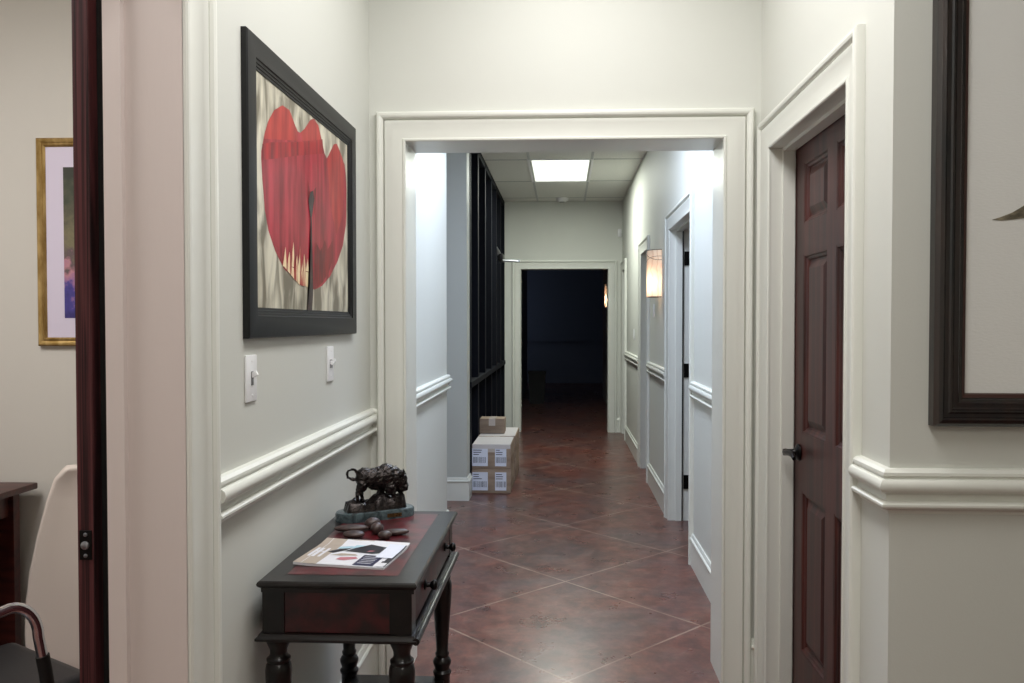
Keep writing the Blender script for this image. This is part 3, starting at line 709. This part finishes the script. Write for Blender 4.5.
MB().cyl((px1+.012, py0-.012, .652), (px1+.012, py1+.012, .652), .009, 12).build('front_bead', M['table_black'], tb, smooth=40)
LEG = [(.001, 0), (.018, 0), (.021, .012), (.023, .03), (.022, .05), (.016, .066), (.019, .07), (.02, .075), (.018, .08), (.020, .09), (.025, .105), (.027, .125), (.025, .15), (.0235, .165), (.0235, .235),
       (.0235, .265), (.027, .272), (.028, .279), (.022, .287), (.024, .296), (.027, .305), (.028, .314), (.024, .322), (.019, .328), (.021, .334), (.0215, .34), (.018, .346), (.019, .38), (.023, .44), (.027, .50), (.0295, .54), (.030, .562),
       (.028, .577), (.024, .583), (.027, .587), (.027, .592), (.021, .597), (.019, .605), (.020, .615), (.025, .628), (.029, .638), (.03, .646), (.03, .66)]
LEG = [(r_*1.08, z_) for r_, z_ in LEG]
for xx in (px0+.03, px1-.03):
    for yy in (py0+.03, py1-.03):
        o = MB().lathe(LEG, (0, 0, 0), 28).build('leg', M['table_black'], tb, smooth=40); o.location = (xx, yy, 0)
MB().box(px0+.02, px1-.02, py0+.02, py1-.02, .236, .258, .004).build('shelf', M['table_black'], tb)

TX, TY = -.545, 2.335
# bison bronze
bs = empty('bison_sculpture', (-.603, 2.622, ZT), math.radians(31)); tag(bs, 'dark bronze bison sculpture with a curled tail on the console table', 'sculpture')
mb = MB(); hl, hr = .076, .053
st = []
for i in range(13): a_ = -PI/2+PI*i/12; st.append((hl+hr*math.cos(a_), hr*math.sin(a_)))
for i in range(13): a_ = PI/2+PI*i/12; st.append((-hl+hr*math.cos(a_), hr*math.sin(a_)))
def ringp(sc, z): return [mb.bm.verts.new((x*sc, y*sc, z)) for x, y in st]
rs = [ringp(1, .0), ringp(1, .022), ringp(.975, .027), ringp(.93, .028)]
for A, B in zip(rs, rs[1:]):
    for i in range(len(st)): mb.bm.faces.new((A[i], A[(i+1) % len(st)], B[(i+1) % len(st)], B[i]))
mb.bm.faces.new(rs[0][::-1]); mb.bm.faces.new(rs[-1])
mb.build('marble_base', M['marble'], bs, smooth=35)
MB().box(.022, .07, -hr-.0012, -hr+.002, .007, .019).build('name_plate', M['brass'], bs)
# rocky bronze ground
mb = MB(); NX, NY = 26, 12; vv = {}
for i in range(NX+1):
    for j in range(NY+1):
        u = -1+2*i/NX; v = -1+2*j/NY
        x = u*.098; y = v*.036*(1-.25*abs(u)**6)
        edge = max(abs(u), abs(v))
        hgt = .012+.016*noise.noise(Vector((u*3, v*2.4, 1.3)))+.010*(u > -.2)*(u+.2)+.006*noise.noise(Vector((u*9, v*8, 4)))
        hgt += .024*math.exp(-((u-.1)/.3)**2-(v/.7)**2)
        z = .028+max(.006, hgt+.012)*(1 if edge < .93 else .0 if edge > .999 else .8)
        vv[i, j] = mb.bm.verts.new((x, y, z))
for i in range(NX):
    for j in range(NY): mb.bm.faces.new((vv[i, j], vv[i+1, j], vv[i+1, j+1], vv[i, j+1]))
mb.build('rocky_ground', M['bronze'], bs, smooth=60)
# bison body: one fused surface
mb = MB(); dz = .016
for c_, r_ in (((-.054, 0, .128), (.031, .028, .036)), ((-.02, 0, .124), (.05, .032, .035)), ((.012, 0, .124), (.045, .034, .041)), ((.03, 0, .126), (.04, .036, .046)),
              ((.03, 0, .146), (.034, .022, .026)), ((.058, 0, .116), (.036, .034, .044)), ((.05, 0, .085), (.028, .025, .032)), ((.086, -.004, .110), (.024, .026, .034)),
              ((.098, -.008, .084), (.015, .018, .02)), ((.084, -.006, .074), (.012, .014, .02)), ((-.066, -.017, .108), (.02, .013, .03)), ((-.056, .017, .106), (.02, .013, .03)),
              ((.036, -.022, .09), (.018, .014, .03)), ((.026, .022, .09), (.018, .014, .03)), ((-.01, 0, .092), (.03, .016, .014))):
    mb.ball((c_[0], c_[1], c_[2]+dz), r_[0], r_[1], r_[2], 20, 14)
def limb(pts, rr): mb.tube([(x, y, z+dz) for x, y, z in pts], rr, 10)
limb([(-.066, -.018, .11), (-.078, -.018, .088), (-.086, -.018, .07), (-.085, -.018, .05), (-.083, -.018, .026), (-.080, -.018, .02)], [.017, .012, .0075, .0062, .0065, .009])
limb([(-.056, .018, .11), (-.058, .018, .088), (-.06, .018, .07), (-.055, .018, .05), (-.05, .018, .026)], [.017, .012, .0085, .0065, .008])
limb([(.038, -.024, .095), (.047, -.024, .07), (.05, -.024, .05), (.052, -.024, .03)], [.017, .011, .008, .009])
limb([(.024, .022, .095), (.014, .022, .072), (.008, .022, .055), (.01, .022, .03)], [.016, .011, .008, .009])
SX = lambda x: x*.87+.010
tail = [(-.078, 0, .142), (-.088, 0, .157), (-.1, 0, .1625), (-.112, 0, .158), (-.118, 0, .146), (-.114, 0, .133), (-.104, 0, .127), (-.09, 0, .124), (-.074, 0, .122)]
limb(tail, [.007, .0055, .0048, .0045, .0045, .0045, .005, .006, .006])
for v in mb.bm.verts: v.co.x = SX(v.co.x); v.co.z = .05+(v.co.z-.05)*.87
ob = mb.build('body', M['bronze'], bs)
rm = ob.modifiers.new('fuse', 'REMESH'); rm.mode = 'VOXEL'; rm.voxel_size = .0021; rm.use_smooth_shade = True
sm = ob.modifiers.new('smooth', 'SMOOTH'); sm.factor = .5; sm.iterations = 3
tx = bpy.data.textures.new('shag', 'CLOUDS'); tx.noise_scale = .010; tx.noise_depth = 2
dp = ob.modifiers.new('shag', 'DISPLACE'); dp.texture = tx; dp.strength = .008; dp.mid_level = .5
for s_ in (-1, 1):
    MB().tube([(.078, -.004+s_*.02, .132), (.080, -.004+s_*.034, .136), (.083, -.004+s_*.038, .147), (.080, -.004+s_*.034, .156)], [.006, .005, .0035, .001], 8).build('horn', M['bronze'], bs, smooth=60)

# carved brown stones
PB = [('pebble', (-.632, 2.435), (.046, .016, .010), 10, 'long flat brown stone lying at the left end of the stone group'),
      ('pebble', (-.607, 2.365), (.026, .02, .010), 5, 'round flat brown stone nearest the magazine'),
      ('pebble', (-.575, 2.465), (.024, .018, .017), 40, 'tallest rounded brown stone nearest the sculpture base'),
      ('pebble', (-.548, 2.405), (.018, .016, .017), 80, 'egg shaped brown stone standing in the middle of the stone group'),
      ('pebble', (-.514, 2.352), (.019, .017, .012), 20, 'small brown stone second from the right of the stone group'),
      ('pebble', (-.492, 2.400), (.032, .014, .009), 15, 'slim brown stone at the right end of the stone group')]
for k, (nm, (x, y), (a_, b_, c_), ang, lb) in enumerate(PB):
    mb = MB().ball((0, 0, c_*1.05), a_*1.15, b_*1.15, c_*1.05, 22, 14)
    for v in mb.bm.verts:
        f_ = 1+.09*noise.noise(v.co*40+Vector((k*3, 0, 0))); v.co.x *= f_; v.co.y *= f_
        v.co.x += .25*b_*math.sin(v.co.x/a_*1.3)*((k % 2)*2-1)*.5
    o = mb.build('pebble', M['pebble'], smooth=70); o.location = (x, y, ZT+.0006); o.rotation_euler = (0, 0, math.radians(ang))
    tag(o, lb, 'stone', 'brown stones on the console table')

# magazine: four corners traced on the tabletop
mg = empty('magazine', (-.56, 2.18, ZT+.0008), math.radians(-7)); tag(mg, 'glossy magazine lying open face up on the near end of the console table', 'magazine')
mg['label'] = 'glossy white covered magazine lying on the near end of the console table'
W2, H2 = .122, .110
def curl(x, y): return .006+.006*max(0, (-x-.05)/.07)**2*.6+.003*math.sin((x+.1)*20)*.4+.006*max(0, (y-.05)/.06)**2
def sheet(mb, x0_, x1_, y0_, y1_, lift, nx=14, ny=10, thick=0):
    g_ = [[mb.bm.verts.new((x0_+(x1_-x0_)*i/nx, y0_+(y1_-y0_)*j/ny, curl(x0_+(x1_-x0_)*i/nx, y0_+(y1_-y0_)*j/ny)+lift)) for j in range(ny+1)] for i in range(nx+1)]
    for i in range(nx):
        for j in range(ny):
            f_ = mb.bm.faces.new((g_[i][j], g_[i+1][j], g_[i+1][j+1], g_[i][j+1])); f_.material_index = mb.mi
    if thick:
        e_ = [g_[i][0] for i in range(nx+1)]+[g_[nx][j] for j in range(1, ny+1)]+[g_[i][ny] for i in range(nx-1, -1, -1)]+[g_[0][j] for j in range(ny-1, 0, -1)]
        lo = [mb.bm.verts.new((v.co.x, v.co.y, max(0, v.co.z-thick))) for v in e_]
        for i in range(len(e_)):
            f_ = mb.bm.faces.new((e_[i], e_[(i+1) % len(e_)], lo[(i+1) % len(e_)], lo[i])); f_.material_index = mb.mi
        f_ = mb.bm.faces.new(lo[::-1])
mb = MB(); sheet(mb, -W2, W2, -H2, H2, -.001, thick=.0055); mb.build('pages', M['paper'], mg)
mb = MB()
def patch(mi, x0_, x1_, y0_, y1_, lay): mb.mi = mi; sheet(mb, x0_, x1_, y0_, y1_, .0002+.0003*lay, 6, 5)
patch(0, -W2, W2, -H2, H2, 0)
patch(2, -W2, -.06, -H2, H2, 1)            # tan band by the spine
patch(3, -.02, .085, .03, H2-.006, 1)      # pale blue sky
def blob(mi, pts, lay):
    mb.mi = mi; vs = [mb.bm.verts.new((x, y, curl(x, y)+.0003+.0003*lay)) for x, y in pts]
    f_ = mb.bm.faces.new(vs); f_.material_index = mi; bmesh.ops.triangulate(mb.bm, faces=[f_])
blob(4, [(-.075, .0), (-.05, .035), (-.02, .05), (-.03, .02), (-.055, -.01)], 2)
blob(4, [(-.012, .045), (.02, .082), (.06, .07), (.1, .055), (.1, .03), (.05, .0), (.02, .004), (-.03, .012)], 2)
blob(5, [(.03, .015), (.045, .022), (.05, .03), (.035, .028)], 3)
patch(4, W2-.018, W2-.001, -H2+.004, H2-.01, 1)
patch(2, -.06, .02, H2-.03, H2-.002, 1)
blob(4, [(.07, .02), (.1, .03), (.1, .045), (.075, .04)], 2)
blob(5, [(-.02, -.045), (.02, -.035), (.03, -.05), (.0, -.07), (-.025, -.065)], 2)
blob(3, [(-.06, .05), (-.03, .062), (-.012, .055), (-.03, .04), (-.058, .03)], 2)
blob(2, [(-.055, -.03), (-.03, -.01), (.01, -.012), (.02, -.022), (-.02, -.03)], 2)
patch(1, .035, .09, -H2+.006, -.012, 2)    # navy box
patch(0, .09, W2-.004, -H2+.006, -.07, 3)
patch(4, .1, W2-.002, -H2+.004, -.055, 2)
for k, (a_, b_) in enumerate(((-.112, -.02), (-.1, -.02), (-.084, -.02))):
    patch(0, a_, a_+.008, b_-.03, b_+.05, 3)
patch(0, -.108, -.076, -.005, .003, 3)
for k in range(5): patch(0, .042, .08, -.03-.014*k, -.027-.014*k, 3)
mb.build('cover', [M['paper'], M['navy'], M['tan_print'], M['blue_print'], M['dark_print'], M['rose_print']], mg, recalc=False)
mb = MB(); sheet(mb, .07, .117, -.03, .09, .0022, 6, 6)
o = mb.build('address_label', M['label_paper'], mg, recalc=False); tag(o, 'white sticker on the cover')

# ------------------------------------------------------------------ cartons in the hall
def carton(loc_, sx_, sy_, sz_, label, labels=True, tape=True, group='shipping cartons stacked in the hall'):
    r = empty('shipping_box', loc_); tag(r, label, 'cardboard box', group)
    mb = MB().box(-sx_/2, sx_/2, -sy_/2, sy_/2, 0, sz_, .004, 2)
    mb.mi = 1
    for s_ in (-1, 1): mb.box(min(s_*.001, s_*sx_/2*.995), max(s_*.001, s_*sx_/2*.995), -sy_/2*.99, sy_/2*.99, sz_-.001, sz_+.0025)
    mb.build('carton', [M['carton'], M['carton']], r, smooth=40)
    if tape:
        t = MB().box(-.03, .03, -sy_/2-.0012, sy_/2+.0012, sz_+.002, sz_+.0034).box(-.03, .03, -sy_/2-.0014, -sy_/2+.001, sz_-.06, sz_+.003)
        t.build('tape', M['tape'], r)
    if labels:
        for (a_, b_, c_, d_) in labels:
            pa = MB(); pa.box(a_, b_, -sy_/2-.0016, -sy_/2-.0004, c_, d_)
            pa.mi = 1; wv = b_-a_; hv = d_-c_
            k_ = a_+wv*.08
            while k_ < b_-wv*.1:
                st_ = random.uniform(.0015, .005); pa.box(k_, k_+st_, -sy_/2-.0022, -sy_/2-.0014, c_+hv*.18, c_+hv*.5); k_ += st_+random.uniform(.003, .006)
            for q_ in range(3): pa.box(a_+wv*.08, a_+wv*random.uniform(.4, .8), -sy_/2-.0022, -sy_/2-.0014, c_+hv*(.62+.12*q_), c_+hv*(.66+.12*q_))
            pa.build('shipping_label', [M['label_paper'], M['ink']], r)
    return r
LB = [(-.161, -.03, .024, .176), (.03, .125, .024, .176)]
carton((-.595, 7.08, 0), .325, .48, .2, 'lower front brown carton with two white labels on the hall floor', LB, False)
carton((-.595, 7.08, .203), .325, .48, .2, 'upper front brown carton with white labels and torn white tape on top', LB, True)
wt = mat('wrinkled_white_wrap', srgb(206, 200, 200), .45, bump=.3, bscale=(30, 30, 30))
b3 = carton((-.592, 7.68, 0), .335, .62, .2, 'lower rear carton behind the labelled pair', False, False)
b4 = carton((-.592, 7.68, .203), .335, .62, .2, 'upper rear carton with the small box on top', False, True)
for bx, sy_ in ((b4, .62),):
    MB().box(-.16, .16, -sy_/2+.01, sy_/2-.01, .2025, .2042).build('top_wrap', wt, bx)
up = [o for o in C.objects if o.get('label', '').startswith('upper front')][0]
MB().box(-.158, .158, -.236, .236, .2035, .2056).box(-.158, .158, -.2425, -.239, .17, .2045).build('top_wrap', wt, up)
carton((-.648, 7.62, .203+.2055), .228, .2, .132, 'small plain brown box on top of the rear cartons', False, True)

wn = MB().box(-2.2, -2.19, 18.0, 19.2, 1.0, 2.3).build('window_2', emit('dusk_window', (.5, .66, 1, 1), .8)); tag(wn, 'dim bluish window in the unlit far room', 'window', kind='structure')  # unseen glowing panel added to brighten the far room
MB().box(-2.205, -2.16, 17.95, 18.0, .95, 2.35).box(-2.205, -2.16, 19.2, 19.25, .95, 2.35).box(-2.205, -2.16, 18.0, 19.2, .95, 1.0).box(-2.205, -2.16, 18.0, 19.2, 2.3, 2.35).build('window_frame', M['trim'], wn)  # surround of the added glow panel
# bin beyond the far doorway
r = empty('waste_bin', (-.455, 14.6, 0)); tag(r, 'black square waste bin in the dark room beyond the far doorway', 'waste bin')
mb = MB()
def sq(h_, z_): return [(-h_, -h_, z_), (h_, -h_, z_), (h_, h_, z_), (-h_, h_, z_)]
lo, hi = sq(.12, 0), sq(.15, .55)
for i in range(4): mb.poly([lo[i], lo[(i+1) % 4], hi[(i+1) % 4], hi[i]])
mb.poly(lo[::-1]); mb.build('bin_body', M['black_rubber'], r)
MB().sweep(sq(.15, .55), UP, [(.004, -.02), (.012, -.02), (.012, .02), (-.012, .02), (-.012, .0), (.004, 0)], closed=True).build('rim', M['black_rubber'], r)

# ------------------------------------------------------------------ world and camera
wd_ = bpy.data.worlds.new('world'); S.world = wd_; wd_.use_nodes = True
wd_.node_tree.nodes['Background'].inputs[0].default_value = (.5, .55, .7, 1); wd_.node_tree.nodes['Background'].inputs[1].default_value = .0
F = 826.0
yaw = math.radians(2.6); ppx = 563-F*math.tan(yaw); pit = math.atan((341.5-323)/F*math.cos(yaw))
cam = bpy.data.cameras.new('camera'); co = bpy.data.objects.new('camera', cam); C.objects.link(co)
cam.sensor_fit = 'HORIZONTAL'; cam.sensor_width = 36; cam.lens = 36*F/1024
cam.shift_x = -(ppx-512)/1024
co.location = (0, 0, 1.42); co.rotation_euler = (PI/2-pit, 0, yaw)
cam.clip_start = .02; cam.clip_end = 100
S.camera = co
S.view_settings.view_transform = 'Standard'; S.view_settings.look = 'None'; S.view_settings.gamma = 1
S.view_settings.use_curve_mapping = False; S.view_settings.exposure = 0
try:
    S.cycles.use_denoising = True; S.cycles.max_bounces = 10; S.cycles.diffuse_bounces = 6; S.cycles.sample_clamp_indirect = 8
except Exception: pass
